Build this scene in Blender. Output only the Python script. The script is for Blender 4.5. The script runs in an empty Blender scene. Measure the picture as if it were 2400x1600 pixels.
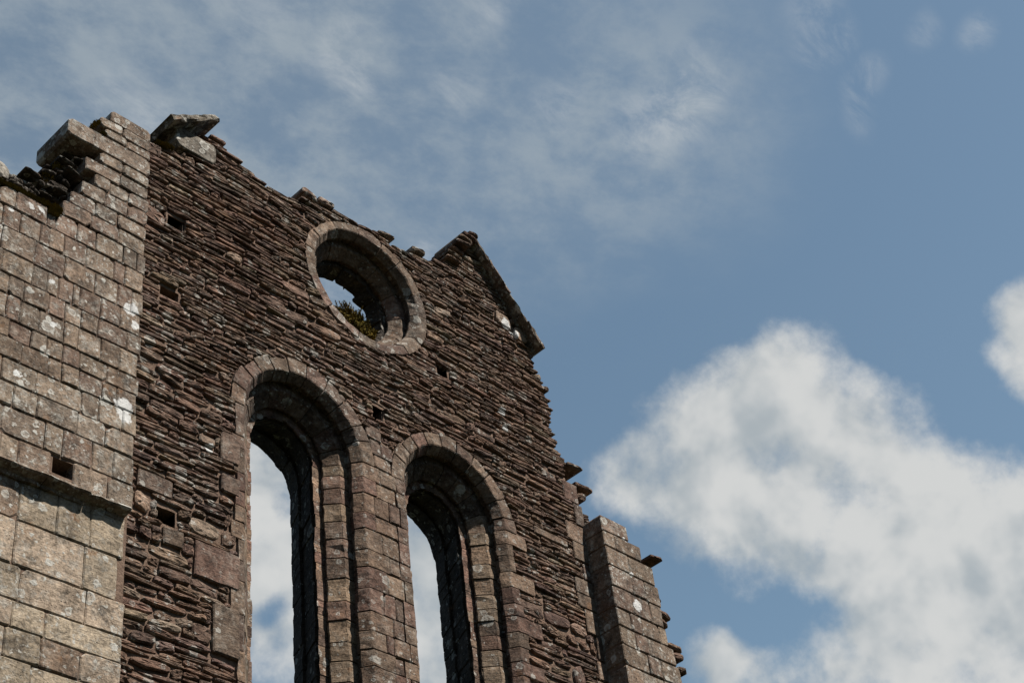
import bpy, math, random
import numpy as np
from mathutils import Vector, Matrix, noise as mn

# ------------------------------------------------------------------ camera
sc = bpy.context.scene
col = sc.collection
R = ((0.6995818, 0.4020519, 0.59071108), (-0.70623444, 0.5148179, 0.48599943), (-0.10871164, -0.75717686, 0.64410013))
cd = bpy.data.cameras.new('camera'); cam = bpy.data.objects.new('camera', cd); col.objects.link(cam)
cd.sensor_width = 36; cd.lens = 3729.53 / 2400 * 36; cd.clip_start = .1; cd.clip_end = 20000
m = Matrix([[R[i][0], -R[i][1], -R[i][2]] for i in range(3)]).to_4x4()
m.translation = Vector((0, -9, 1.6)); cam.matrix_world = m
sc.camera = cam

# ------------------------------------------------------------------ light
SUN = Vector((.30, -1, 1.42)).normalized()           # towards the sun
EL = math.asin(SUN.z); AZ = math.atan2(SUN.x, SUN.y)
sd = bpy.data.lights.new('sun', 'SUN'); sd.energy = 5.0; sd.angle = math.radians(.5); sd.color = (1, .94, .86)
so = bpy.data.objects.new('sun', sd); col.objects.link(so)
so.rotation_euler = SUN.to_track_quat('Z', 'Y').to_euler(); so.location = (20, -60, 80)
sc.view_settings.view_transform = 'Standard'; sc.view_settings.look = 'None'
sc.view_settings.gamma = 1; sc.view_settings.exposure = 1.0
sc.cycles.max_bounces = 6; sc.cycles.diffuse_bounces = 3


class NT:
    """small helper for writing node trees"""
    def __init__(s, nt): s.nt = nt; nt.nodes.clear()
    def n(s, t, **k):
        nd = s.nt.nodes.new(t)
        for a, b in k.items(): setattr(nd, a, b)
        return nd
    def put(s, sock, v):
        if v is None: return
        if isinstance(v, bpy.types.NodeSocket): s.nt.links.new(v, sock)
        else: sock.default_value = v
    def math(s, op, a, b=None, c=None, clamp=False):
        nd = s.n('ShaderNodeMath', operation=op, use_clamp=clamp)
        for i, v in enumerate((a, b, c)): s.put(nd.inputs[i], v)
        return nd.outputs[0]
    def vec(s, op, a, b=None, scale=None):
        nd = s.n('ShaderNodeVectorMath', operation=op)
        s.put(nd.inputs[0], a); s.put(nd.inputs[1], b)
        if scale is not None: s.put(nd.inputs['Scale'], scale)
        return nd.outputs['Value'] if op in ('DISTANCE', 'LENGTH', 'DOT_PRODUCT') else nd.outputs[0]
    def step(s, v, a, b, o0=0., o1=1.):
        nd = s.n('ShaderNodeMapRange', interpolation_type='SMOOTHSTEP'); nd.clamp = True
        for i, q in enumerate((v, a, b, o0, o1)): s.put(nd.inputs[i], q)
        return nd.outputs[0]
    def noise(s, co, scale, detail=4, rough=.55, dist=0., col=False):
        nd = s.n('ShaderNodeTexNoise')
        s.put(nd.inputs['Vector'], co)
        for k, v in (('Scale', scale), ('Detail', detail), ('Roughness', rough), ('Distortion', dist)): s.put(nd.inputs[k], v)
        return nd.outputs['Color' if col else 'Fac']
    def vor(s, co, scale, feature='F1', rnd=1.):
        nd = s.n('ShaderNodeTexVoronoi', feature=feature)
        s.put(nd.inputs['Vector'], co); s.put(nd.inputs['Scale'], scale); s.put(nd.inputs['Randomness'], rnd)
        return nd
    def mix(s, f, a, b, mode='MIX'):
        nd = s.n('ShaderNodeMix', data_type='RGBA', blend_type=mode)
        s.put(nd.inputs[0], f)
        for k, v in ((6, a), (7, b)):
            if isinstance(v, tuple) and len(v) == 3: v = (*v, 1)
            s.put(nd.inputs[k], v)
        return nd.outputs[2]
    def grey(s, v):
        nd = s.n('ShaderNodeCombineXYZ')
        for i in range(3): s.put(nd.inputs[i], v)
        return nd.outputs[0]


# ------------------------------------------------------------------ sky: Nishita with procedural clouds in the world
w = bpy.data.worlds.new('World'); sc.world = w; w.use_nodes = True
T = NT(w.node_tree)
sky = T.n('ShaderNodeTexSky', sky_type='NISHITA'); sky.sun_disc = False
sky.sun_elevation = EL; sky.sun_rotation = AZ
sky.altitude = 100; sky.air_density = 1.0; sky.dust_density = .6; sky.ozone_density = 1.0
tc = T.n('ShaderNodeTexCoord').outputs['Generated']
dirv = T.vec('NORMALIZE', tc)
K = 2.74e-4
def blobs(lst, warp):
    """union of soft round patches round the given sky directions"""
    acc = None
    for (d, r, a) in lst:
        dist = T.vec('DISTANCE', warp, d)
        v = T.math('MULTIPLY', T.step(dist, r * K * 1.35, r * K * .15), a)
        acc = v if acc is None else T.math('SUBTRACT', 1., T.math('MULTIPLY', T.math('SUBTRACT', 1., acc), T.math('SUBTRACT', 1., v)))
    return acc
wn = T.vec('SUBTRACT', T.noise(dirv, 9, 3, .5, col=True), (.5, .5, .5))
warp = T.vec('ADD', dirv, T.vec('SCALE', wn, scale=.045))
cum = blobs([((0.5174, 0.6276, 0.5818), 260, 0.9), ((0.6736, 0.4791, 0.5628), 110, 0.6), ((0.6952, 0.4514, 0.5594), 190, 0.95), ((0.7134, 0.4114, 0.5673), 210, 1), ((0.7244, 0.4269, 0.5412), 200, 0.9), ((0.7390, 0.3875, 0.5511), 250, 1), ((0.7661, 0.3720, 0.5242), 250, 1), ((0.7090, 0.3885, 0.5886), 130, 0.65), ((0.7117, 0.3631, 0.6013), 110, 0.6), ((0.6860, 0.4044, 0.6048), 90, 0.45), ((0.6890, 0.3872, 0.6127), 60, 0.3), ((0.7658, 0.3970, 0.5060), 150, 0.8), ((0.7937, 0.3473, 0.4995), 220, 1), ((0.8133, 0.3375, 0.4740), 250, 1), ((0.8170, 0.3055, 0.4891), 130, 0.9), ((0.8034, 0.3798, 0.4586), 170, 0.9), ((0.8264, 0.3600, 0.4330), 260, 1), ((0.7912, 0.4118, 0.4521), 120, 0.6), ((0.7809, 0.4394, 0.4440), 120, 0.7), ((0.7418, 0.4897, 0.4581), 100, 0.85), ((0.7605, 0.4694, 0.4486), 80, 0.7), ((0.7449, 0.4486, 0.4938), 80, 0.4), ((0.7660, 0.4416, 0.4671), 80, 0.4), ((0.7706, 0.2395, 0.5906), 115, 0.95), ((0.7821, 0.2542, 0.5689), 85, 0.85), ((0.7581, 0.2381, 0.6072), 50, 0.5), ((0.5360, 0.6473, 0.5419), 360, 0.95), ((0.6194, 0.6032, 0.5025), 330, 1)], warp)
hol = blobs([((0.5346, 0.6619, 0.5255), 42, 0.8), ((0.5234, 0.6288, 0.5751), 55, 0.5), ((0.7564, 0.4441, 0.4802), 110, 0.5)], warp)
n_c = T.noise(dirv, 11, 9, .58, .15)
n_f = T.noise(dirv, 34, 6, .6)
cumf = T.math('SUBTRACT', cum, T.math('MULTIPLY', hol, .75))
dens = T.math('ADD', T.math('MULTIPLY', cumf, 1.18), T.math('ADD', T.math('MULTIPLY', T.math('SUBTRACT', n_c, .5), 1.8), T.math('MULTIPLY', T.math('SUBTRACT', n_f, .5), 1.3)))
cmask = T.math('MULTIPLY', T.step(dens, .24, 1.16), T.step(cumf, .02, .22))
# thin high veil, on a flat layer overhead
sep = T.n('ShaderNodeSeparateXYZ'); T.put(sep.inputs[0], dirv)
zz = T.math('MAXIMUM', sep.outputs[2], .08)
cb = T.n('ShaderNodeCombineXYZ'); T.put(cb.inputs[0], T.math('DIVIDE', sep.outputs[0], zz)); T.put(cb.inputs[1], T.math('DIVIDE', sep.outputs[1], zz))
flat = cb.outputs[0]
rot = T.n('ShaderNodeMapping'); rot.inputs['Rotation'].default_value = (0, 0, math.radians(35)); rot.inputs['Scale'].default_value = (1., 1.25, 1)
T.put(rot.inputs[0], flat)
v1 = T.noise(rot.outputs[0], 4.2, 10, .64, .25)
v2 = T.noise(rot.outputs[0], 17., 8, .65, .1)
vb = blobs([((0.2606, 0.5622, 0.7849), 800, 0.95), ((0.4376, 0.4569, 0.7744), 640, 0.95), ((0.5855, 0.3432, 0.7344), 360, 0.8), ((0.5594, 0.4152, 0.7174), 300, 0.6), ((0.4158, 0.5578, 0.7183), 420, 0.85), ((0.3315, 0.5960, 0.7313), 300, 0.8)], dirv)
veil = T.math('MULTIPLY', vb, T.math('MULTIPLY_ADD', T.step(T.math('ADD', v1, T.math('MULTIPLY', T.math('SUBTRACT', v2, .5), 1.05)), .26, .78), .74, .26))
wis = blobs([((0.4330, 0.4555, 0.7778), 85, 0.9), ((0.4532, 0.4593, 0.7639), 70, 1), ((0.4990, 0.4222, 0.7568), 70, 0.5), ((0.5965, 0.3122, 0.7394), 80, 0.9), ((0.5972, 0.3328, 0.7298), 90, 0.8), ((0.5916, 0.3543, 0.7242), 80, 0.8), ((0.5490, 0.3860, 0.7413), 80, 0.6), ((0.6281, 0.2415, 0.7397), 60, 0.9), ((0.6139, 0.2371, 0.7530), 60, 0.6), ((0.6553, 0.2348, 0.7179), 55, 0.7), ((0.6624, 0.2480, 0.7069), 50, 0.5), ((0.6783, 0.1759, 0.7135), 45, 0.6), ((0.6591, 0.1965, 0.7259), 40, 0.35), ((0.3446, 0.5630, 0.7512), 90, 0.8), ((0.3646, 0.5555, 0.7473), 60, 0.9), ((0.5266, 0.4948, 0.6913), 60, 0.9), ((0.5003, 0.5445, 0.6732), 120, 0.7), ((0.3848, 0.4753, 0.7912), 100, 0.5), ((0.4816, 0.3847, 0.7874), 60, 0.6)], warp)
st = T.n('ShaderNodeMapping'); st.inputs['Rotation'].default_value = (0, 0, math.radians(-35)); st.inputs['Scale'].default_value = (1., 2.1, 1); T.put(st.inputs[0], flat)
v3 = T.noise(st.outputs[0], 12., 10, .68, .5)
wisp = T.math('MULTIPLY', wis, T.step(T.math('ADD', T.math('MULTIPLY', v3, .7), T.math('MULTIPLY', n_c, .3)), .40, .66))
skyc = T.n('ShaderNodeHueSaturation'); T.put(skyc.inputs['Color'], sky.outputs[0]); skyc.inputs['Saturation'].default_value = .95
skyc.inputs['Value'].default_value = .9
skyc = T.mix(1., skyc.outputs[0], (1.34, 1.42, 1.24), 'MULTIPLY')
skyc = T.mix(1., skyc, (1.80, 2.70, 3.85), 'DARKEN')
c = T.mix(T.math('MULTIPLY', veil, .60), skyc, (3.9, 4.35, 4.55))
c = T.mix(T.math('MULTIPLY', wisp, .66), c, (4.9, 5.2, 5.4))
sh = T.noise(T.vec('ADD', dirv, (0, 0, .03)), 7, 5, .55)
lo1 = T.noise(dirv, 11, 4, .55, .15); lo2 = T.noise(T.vec('ADD', dirv, (.004, -.012, .020)), 11, 4, .55, .15)
relief = T.math('MULTIPLY', T.math('SUBTRACT', lo1, lo2), 3.2)
lit = T.math('ADD', T.math('ADD', relief, .50), T.math('ADD', T.math('MULTIPLY', T.math('SUBTRACT', sh, .5), 1.7), T.math('MULTIPLY', T.math('SUBTRACT', n_f, .5), .5)))
cc = T.mix(T.step(lit, .02, .92), (3.7, 4.1, 4.35), (6.05, 6.1, 6.0))
c = T.mix(T.math('MULTIPLY', cmask, .95), c, cc)
bg = T.n('ShaderNodeBackground'); T.put(bg.inputs[0], c); bg.inputs[1].default_value = .055
T.nt.links.new(bg.outputs[0], T.n('ShaderNodeOutputWorld').inputs[0])


# ------------------------------------------------------------------ materials
SPOTS = [(5.76, 11.11, 0.075), (5.81, 10.95, 0.050), (5.74, 10.02, 0.085), (5.75, 9.93, 0.070), (4.81, 11.72, 0.034), (4.71, 11.70, 0.031), (4.53, 11.56, 0.031), (4.98, 10.99, 0.028), (4.76, 9.87, 0.037), (5.04, 10.54, 0.034), (12.06, 10.23, 0.065), (12.08, 10.65, 0.030), (12.03, 11.07, 0.035), (10.86, 13.75, 0.080), (10.99, 13.68, 0.064), (6.66, 10.04, 0.050), (10.59, 12.32, 0.060), (10.61, 12.09, 0.050)]   # large white lichen patches (x, z, radius)
def stone_mat(name, lichen=1., orange=.5, crust=.5, strata=.4, bump=1., algae=.6, mottle=0.):
    mt = bpy.data.materials.new(name); mt.use_nodes = True
    t = NT(mt.node_tree)
    co = t.n('ShaderNodeTexCoord').outputs['Object']
    at = t.n('ShaderNodeAttribute', attribute_name='tint')
    tint = at.outputs['Color']; rnd = at.outputs['Alpha']
    nb = t.noise(co, 1.3, 4, .6)
    nm_ = t.noise(co, 7., 8, .65, .4)
    nf = t.noise(co, 38., 8, .7)
    mp = t.n('ShaderNodeMapping'); mp.inputs['Scale'].default_value = (1, 1, 7.5); t.put(mp.inputs[0], co)
    ns = t.noise(mp.outputs[0], 9., 6, .65, .5)
    f = t.math('ADD', t.math('MULTIPLY', nm_, .9), t.math('ADD', t.math('MULTIPLY', nf, .95), t.math('MULTIPLY', ns, strata)))
    f = t.math('ADD', t.math('MULTIPLY', t.math('SUBTRACT', f, .925 + strata / 2), 2.9), 1.)
    f = t.math('MAXIMUM', f, .22)
    c = t.mix(1., tint, t.grey(f), 'MULTIPLY')
    # grey weather crust
    cr = t.math('MULTIPLY', t.step(t.math('ADD', t.math('MULTIPLY', nb, .5), t.math('MULTIPLY', nm_, .5)), .42, .68), crust)
    c = t.mix(cr, c, t.mix(1., (.122, .106, .086), t.grey(f), 'MULTIPLY'))
    ms = t.n('ShaderNodeMapping'); ms.inputs['Scale'].default_value = (1, 1, .16); t.put(ms.inputs[0], co)
    st_ = t.noise(t.vec('ADD', ms.outputs[0], (3.1, 0, 8.)), 8.5, 5, .6)
    c = t.mix(t.math('MULTIPLY', t.step(st_, .56, .72), .42), c, t.mix(1., c, (.42, .38, .34), 'MULTIPLY'))
    if mottle:
        nq = t.noise(t.vec('ADD', co, (4.4, 2.2, 6.1)), 11., 9, .72, .3)
        c = t.mix(t.math('MULTIPLY', t.math('MULTIPLY', t.step(nq, .50, .60), t.step(nb, .36, .58, .35, 1.)), mottle), c, t.mix(1., (.205, .19, .165), t.grey(f), 'MULTIPLY'))
    # rust coloured patches
    no = t.noise(t.vec('ADD', co, (7.3, 1.1, 4.2)), 3.4, 7, .7, .3)
    c = t.mix(t.math('MULTIPLY', t.step(no, .60, .72), orange), c, (.135, .066, .028))
    # dark algae blotches
    nd = t.noise(t.vec('ADD', co, (2.3, 9.1, 1.2)), 5.2, 8, .72)
    c = t.mix(t.math('MULTIPLY', t.step(nd, .52, .68), algae), c, (.016, .013, .010))
    # crustose lichen: warped discs with paler rims and flecks between them
    wv = t.vec('ADD', co, t.vec('SCALE', t.vec('SUBTRACT', t.noise(co, 26, 3, .6, col=True), (.5, .5, .5)), scale=.055))
    lic = None
    for sc_, lo, hi in ((5.2, .04, .40), (10., .04, .44), (21., .04, .42)):
        v = t.vor(wv, sc_)
        sx = t.n('ShaderNodeSeparateColor'); t.put(sx.inputs[0], v.outputs['Color'])
        rad = t.math('ADD', lo, t.math('MULTIPLY', t.math('POWER', sx.outputs[0], 1.3), hi - lo))
        on = t.step(t.math('ADD', sx.outputs[1], t.math('MULTIPLY', t.math('SUBTRACT', nb, .5), 1.4)), .80 - .36 * lichen, .84 - .36 * lichen)
        d = t.math('DIVIDE', v.outputs['Distance'], rad)
        disc = t.math('MULTIPLY', t.step(d, 1., .88), on)
        rim = t.math('MULTIPLY', disc, t.math('ADD', t.step(d, .45, .85, .30, 1.), t.math('MULTIPLY', t.step(sx.outputs[2], .70, .74), .7), clamp=True))
        lic = rim if lic is None else t.math('MAXIMUM', lic, rim)
    fl = t.math('MULTIPLY', t.step(t.noise(co, 30., 6, .7), .55, .66), t.step(t.noise(t.vec('ADD', co, (5, 3, 8)), 2.6, 5, .65), .56 - .10 * lichen, .70 - .08 * lichen))
    fl2 = t.math('MULTIPLY', t.step(t.noise(t.vec('ADD', co, (1, 6, 2)), 80., 3, .6), .66, .70), .8)
    lic = t.math('MAXIMUM', lic, t.math('MULTIPLY', t.math('MAXIMUM', fl, fl2), min(1., .5 + .5 * lichen)))
    lic = t.math('MULTIPLY', lic, t.step(nf, .32, .55, .45, 1.))
    gp = t.n('ShaderNodeNewGeometry').outputs['Position']
    pw = t.vec('ADD', gp, t.vec('SCALE', t.vec('SUBTRACT', t.noise(gp, 13, 5, .65, col=True), (.5, .5, .5)), scale=.13))
    fl_ = t.n('ShaderNodeSeparateXYZ'); t.put(fl_.inputs[0], pw); cf = t.n('ShaderNodeCombineXYZ')
    t.put(cf.inputs[0], fl_.outputs[0]); t.put(cf.inputs[2], fl_.outputs[2])
    big = None
    for (sx_, sz_, sr_) in SPOTS:
        v = t.step(t.vec('DISTANCE', cf.outputs[0], (sx_, 0, sz_)), sr_ * 1.05, sr_ * .85)
        big = v if big is None else t.math('MAXIMUM', big, v)
    c = t.mix(t.math('MULTIPLY', lic, min(1., .85 * min(lichen, 1.) + .12)), c, t.mix(nm_, (.26, .25, .22), (.40, .39, .36)))
    c = t.mix(t.math('MULTIPLY', big, .92), c, t.mix(nm_, (.36, .36, .35), (.50, .50, .49)))
    # pits
    vp = t.vor(co, 34.); pm = t.step(t.noise(t.vec('ADD', co, (3, 3, 3)), 3.1, 4, .6), .53, .62)
    pit = t.math('MULTIPLY', t.step(vp.outputs['Distance'], .20, .12), pm)
    c = t.mix(t.math('MULTIPLY', pit, .85), c, (.010, .008, .006))
    h = t.math('ADD', t.math('MULTIPLY', nm_, .9), t.math('ADD', t.math('MULTIPLY', nf, .50), t.math('MULTIPLY', ns, .7 * strata)))
    h = t.math('SUBTRACT', t.math('ADD', h, t.math('MULTIPLY', lic, .10)), t.math('MULTIPLY', pit, .6))
    bp_ = t.n('ShaderNodeBump'); bp_.inputs['Strength'].default_value = 1.; bp_.inputs['Distance'].default_value = .042 * bump
    t.put(bp_.inputs['Height'], h)
    b = t.n('ShaderNodeBsdfPrincipled'); t.put(b.inputs['Base Color'], c); b.inputs['Roughness'].default_value = .92
    b.inputs['Specular IOR Level'].default_value = .15; t.put(b.inputs['Normal'], bp_.outputs[0])
    t.nt.links.new(b.outputs[0], t.n('ShaderNodeOutputMaterial').inputs[0])
    return mt

def plain_mat(name, a, b_, scale=8., rough=.95, dist=.02, trans=0.):
    mt = bpy.data.materials.new(name); mt.use_nodes = True
    t = NT(mt.node_tree)
    co = t.n('ShaderNodeTexCoord').outputs['Object']
    n1 = t.noise(co, scale, 8, .7, .2); n2 = t.noise(co, scale * 6, 5, .7)
    f = t.step(t.math('ADD', t.math('MULTIPLY', n1, .6), t.math('MULTIPLY', n2, .4)), .35, .66)
    bp_ = t.n('ShaderNodeBump'); bp_.inputs['Strength'].default_value = .9; bp_.inputs['Distance'].default_value = dist
    t.put(bp_.inputs['Height'], t.math('ADD', n1, t.math('MULTIPLY', n2, .5)))
    b = t.n('ShaderNodeBsdfPrincipled'); t.put(b.inputs['Base Color'], t.mix(f, a, b_)); b.inputs['Roughness'].default_value = rough
    b.inputs['Specular IOR Level'].default_value = .1; t.put(b.inputs['Normal'], bp_.outputs[0])
    t.nt.links.new(b.outputs[0], t.n('ShaderNodeOutputMaterial').inputs[0])
    return mt

M_RUB = stone_mat('rubble_stone', lichen=.62, orange=.45, crust=.22, strata=.8, bump=.55, algae=.42)
M_ASH = stone_mat('ashlar_stone', lichen=1.15, orange=.7, crust=.35, strata=.35, bump=.55, mottle=.80)
M_DRS = stone_mat('dressed_stone', lichen=.62, orange=.5, crust=.30, strata=.5, bump=.5, mottle=.28)
M_MOR = plain_mat('lime_mortar', (.080, .052, .038), (.165, .115, .085), 9., dist=.03)
M_MOSS = plain_mat('moss', (.055, .042, .009), (.17, .12, .026), 14.)
M_GRASS = plain_mat('meadow_grass', (.012, .014, .006), (.027, .030, .012), .6, dist=.05)


# ------------------------------------------------------------------ mesh collector
class MB:
    def __init__(s): s.v = []; s.f = []; s.t = []
    def add(s, vs, fs, tint):
        o = len(s.v); s.v += vs; s.f += [tuple(i + o for i in q) for q in fs]; s.t += [tint] * len(vs)
    def build(s, name, mat, parent=None, smooth=False):
        me = bpy.data.meshes.new(name)
        off = parent.matrix_basis.translation if parent is not None else Vector((0, 0, 0))
        p = parent
        off = Vector((0, 0, 0))
        while p is not None: off += p.matrix_basis.translation; p = p.parent
        a = np.array(s.v, float) - np.array(off)
        me.from_pydata(a.tolist(), [], s.f); me.materials.append(mat)
        at = me.color_attributes.new('tint', 'FLOAT_COLOR', 'POINT')
        at.data.foreach_set('color', np.array([(*q, 1) if len(q) == 3 else q for q in s.t], np.float32).ravel())
        if smooth: me.polygons.foreach_set('use_smooth', [True] * len(me.polygons))
        me.update()
        o = bpy.data.objects.new(name, me); col.objects.link(o); o.parent = parent
        return o

def tag(o, label=None, cat=None, group=None, kind=None):
    if label: o['label'] = label
    if cat: o['category'] = cat
    if group: o['group'] = group
    if kind: o['kind'] = kind
    return o

def empty(name, loc, label, cat, group=None):
    e = bpy.data.objects.new(name, None); e.empty_display_size = .3; col.objects.link(e); e.location = loc
    return tag(e, label, cat, group)

rnd = random.Random(11)
def N3(x, y, z, s): return mn.noise(Vector((x * s, y * s, z * s)))
def u(a, b): return rnd.uniform(a, b)

def tint_rubble():
    k = u(.80, 1.75); r = rnd.random()
    if r < .62: c = (.072, .047, .034)
    elif r < .82: c = (.062, .042, .034)
    elif r < .94: c = (.080, .057, .041)
    else: c = (.115, .092, .070); k = u(1., 1.5)
    return tuple(q * k * u(.96, 1.04) for q in (c[0] * 1.05, c[1] * .97, c[2] * .93))
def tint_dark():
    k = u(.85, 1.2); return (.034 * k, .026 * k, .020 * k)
def tint_ash(pale=0.):
    r = rnd.random(); k = u(.90, 1.36)
    a = [(.097, .066, .046), (.086, .054, .039), (.113, .081, .057), (.082, .059, .043)][int(r * 4)]
    b = [(.185, .150, .113), (.172, .134, .103), (.150, .121, .090), (.130, .092, .068)][int(rnd.random() * 4)]
    return tuple((x * (1 - pale) + y * pale) * k for x, y in zip(a, b))
def tint_drs():
    r = rnd.random(); k = u(.74, 1.42)
    a = [(.092, .059, .040), (.080, .046, .034), (.102, .068, .046), (.083, .057, .040), (.064, .041, .030)][int(r * 5)]
    return tuple(q * k for q in a)

def outline_rubble(w, h):
    n = 14; pts = []
    e = u(3., 6.5); tl, tr = u(.55, 1.), u(.55, 1.); sh = u(-.17, .17) * h / w * 2
    if rnd.random() < .25: tl = u(.3, .6)
    if rnd.random() < .25: tr = u(.3, .6)
    ph = rnd.random() * .4
    for k in range(n):
        a = 2 * math.pi * (k + ph) / n
        ca, sa = math.cos(a), math.sin(a)
        x = math.copysign(abs(ca) ** (2 / e), ca); z = math.copysign(abs(sa) ** (2 / e), sa)
        tp = tr if x > 0 else tl
        z *= 1 - (1 - tp) * abs(x) ** 2
        x *= 1 + u(-.07, .02); z *= 1 + u(-.16, .04)
        pts.append((x * w / 2, z * h / 2 + sh * x * w / 2))
    return pts

def outline_block(w, h, chip=.012, j=.0045):
    nx = max(2, int(w / .09)); nz = max(2, int(h / .08)); pts = []
    c = [min(u(.3, 1.6) * chip, w * .2, h * .2) for _ in range(4)]
    if rnd.random() < .16: c[rnd.randrange(4)] = min(u(.02, .06), w * .3, h * .3)
    X, Z = w / 2, h / 2
    for k in range(nx): pts.append((-X + c[0] + (w - c[0] - c[1]) * k / (nx - 1), -Z))
    for k in range(nz): pts.append((X, -Z + c[1] + (h - c[1] - c[2]) * k / (nz - 1)))
    for k in range(nx): pts.append((X - c[2] - (w - c[2] - c[3]) * k / (nx - 1), Z))
    for k in range(nz): pts.append((-X, Z - c[3] - (h - c[3] - c[0]) * k / (nz - 1)))
    return [(a + u(-j, j), b + u(-j, j)) for a, b in pts]

def stone(mb, x0, x1, z0, z1, yf, yb, tint, rubble=True, bulge=None, chip=.012, dish=1.):
    w, h = x1 - x0, z1 - z0; cx, cz = (x0 + x1) / 2, (z0 + z1) / 2
    if w < .02 or h < .012: return
    o = outline_rubble(w, h) if rubble else outline_block(w, h, chip)
    n = len(o)
    if rubble:
        b = min(.012, h * .15); ty = u(-.010, .010); tz = u(-.05, .08) * min(h, .08); bl = u(.0, .05) * h; rg = min(.0055, h * .06)
    else:
        b = min(.010, h * .15); ty = u(-.004, .004); tz = u(-.004, .004); bl = 0.; rg = .0012 * dish
    if bulge is not None: bl = bulge
    vs = []
    def ring(fx, fz, y, jit):
        for (px, pz) in o:
            X = cx + px * fx; Z = cz + pz * fz
            vs.append((X, y + (ty * px / w * 2 + tz * pz / h * 2 if y < yb - 1e-4 else 0) + u(-jit, jit), Z))
    i1x, i1z = 1 - 2 * b / w, 1 - 2 * b / h
    ring(1, 1, yb, 0); ring(1, 1, yf + b, rg * .7); ring(i1x, i1z, yf, rg); ring(i1x * .55, i1z * .55, yf - bl, rg * 1.3)
    vs.append((cx, yf - bl, cz))
    fs = []
    for r_ in range(3):
        for k in range(n):
            a, c = r_ * n + k, r_ * n + (k + 1) % n
            fs.append((a, c, c + n, a + n))
    for k in range(n): fs.append((3 * n + k, 3 * n + (k + 1) % n, 4 * n))
    fs.append(tuple(range(n))[::-1])
    mb.add(vs, fs, tint)

def inpoly(P, x, z):
    x = np.asarray(x, float); z = np.asarray(z, float); r = np.zeros(np.broadcast(x, z).shape, bool)
    n = len(P)
    for i in range(n):
        (x1, z1), (x2, z2) = P[i], P[(i + 1) % n]
        if z1 == z2: continue
        c = ((z1 > z) != (z2 > z)) & (x < (x2 - x1) * (z - z1) / (z2 - z1) + x1)
        r ^= c
    return r

def intervals(ok, z0, z1, xa, xb, d=.01):
    xs = np.arange(xa, xb, d) + d / 2; h = z1 - z0
    m_ = ok(xs, np.full_like(xs, z0 + .15 * h)).astype(int) + ok(xs, np.full_like(xs, (z0 + z1) / 2)) + ok(xs, np.full_like(xs, z1 - .15 * h))
    g = m_ >= 2; out = []; s = None
    for i, q in enumerate(g):
        if q and s is None: s = i
        if (not q or i == len(g) - 1) and s is not None:
            out.append((xs[s] - d / 2, xs[i] - d / 2)); s = None
    return out

def fill_rubble(mb, ok, xa, xb, za, zb, P, ybase=0., thick=(.035, .085), wide=(.11, .42), deep=.45, rough=1., tint=None):
    z = za
    while z < zb:
        H = u(.10, .21); x = xa
        # the bed wanders along its length; each short run has its own layers
        while x < xb:
            big = rnd.random() < .035
            L = u(.16, .30) if big else u(.35, 1.1); x2 = min(x + L, xb)
            zo = .035 * N3(x, 0, z, .9) + .012 * N3(x, 3, z, 3.)
            zb0, zt = z + zo, z + H + .035 * N3(x, 0, z + H, .9)
            ls = []; q = zb0
            while q < zt - .02:
                hh = u(*thick) * (.92 + .55 * N3(x + 31, 0, z, 1.1))
                if big: hh = zt - q
                elif rnd.random() < .10: hh *= 1.6
                if zt - (q + hh) < thick[0] * .8: hh = zt - q
                ls.append((q, q + hh)); q += hh
            for (a, b) in ls:
                for (p, r) in intervals(ok, a, b, x - .03, x2 + .0):
                    s = p
                    while s < r - .03:
                        ww = u(*wide) * (1.15 if b - a < .06 else 1)
                        if big: ww = u(.18, .36)
                        if r - (s + ww) < .09: ww = r - s
                        e = min(s + ww, r)
                        if e - s > .03:
                            cx, cz = (s + e) / 2, (a + b) / 2
                            ex = P is not None and not (inpoly(P, s - .14, cz) and inpoly(P, e + .14, cz) and inpoly(P, cx, b + .10))
                            yf = ybase + u(-.016, .009) * rough
                            if rnd.random() < .08: yf = ybase + u(.010, .020)
                            g = u(.003, .010)
                            over = u(-.04, .07) if ex and P is not None and not inpoly(P, e + .14, cz) else 0
                            stone(mb, s + g * .6, e - g * .6 + over, a + g * .4, b - g * .4, yf, ybase + (deep if ex else .09), (tint or tint_rubble)())
                        s = e
            x = x2
        z += H

def fill_ashlar(mb, ok, zs, xa, xb, widths, P=None, ybase=0., deep=.35, gap=.0045, tint=tint_ash, back=.10, jy=.007, chip=.010):
    for a, b in zip(zs[:-1], zs[1:]):
        if a > b: a, b = b, a
        for (p, r) in intervals(ok, a, b, xa, xb):
            s = p
            while s < r - .02:
                ww = u(*widths)
                if rnd.random() < .12: ww *= .5
                if r - (s + ww) < widths[0] * .6: ww = r - s
                e = min(s + ww, r)
                cx, cz = (s + e) / 2, (a + b) / 2
                ex = P is not None and not (inpoly(P, s - .12, cz) and inpoly(P, e + .12, cz) and inpoly(P, cx, b + .08))
                stone(mb, s + gap / 2, e - gap / 2, a + gap / 2, b - gap / 2, ybase + u(-jy, jy), ybase + (deep if ex else back), tint(), rubble=False, chip=chip)
                s = e

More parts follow.
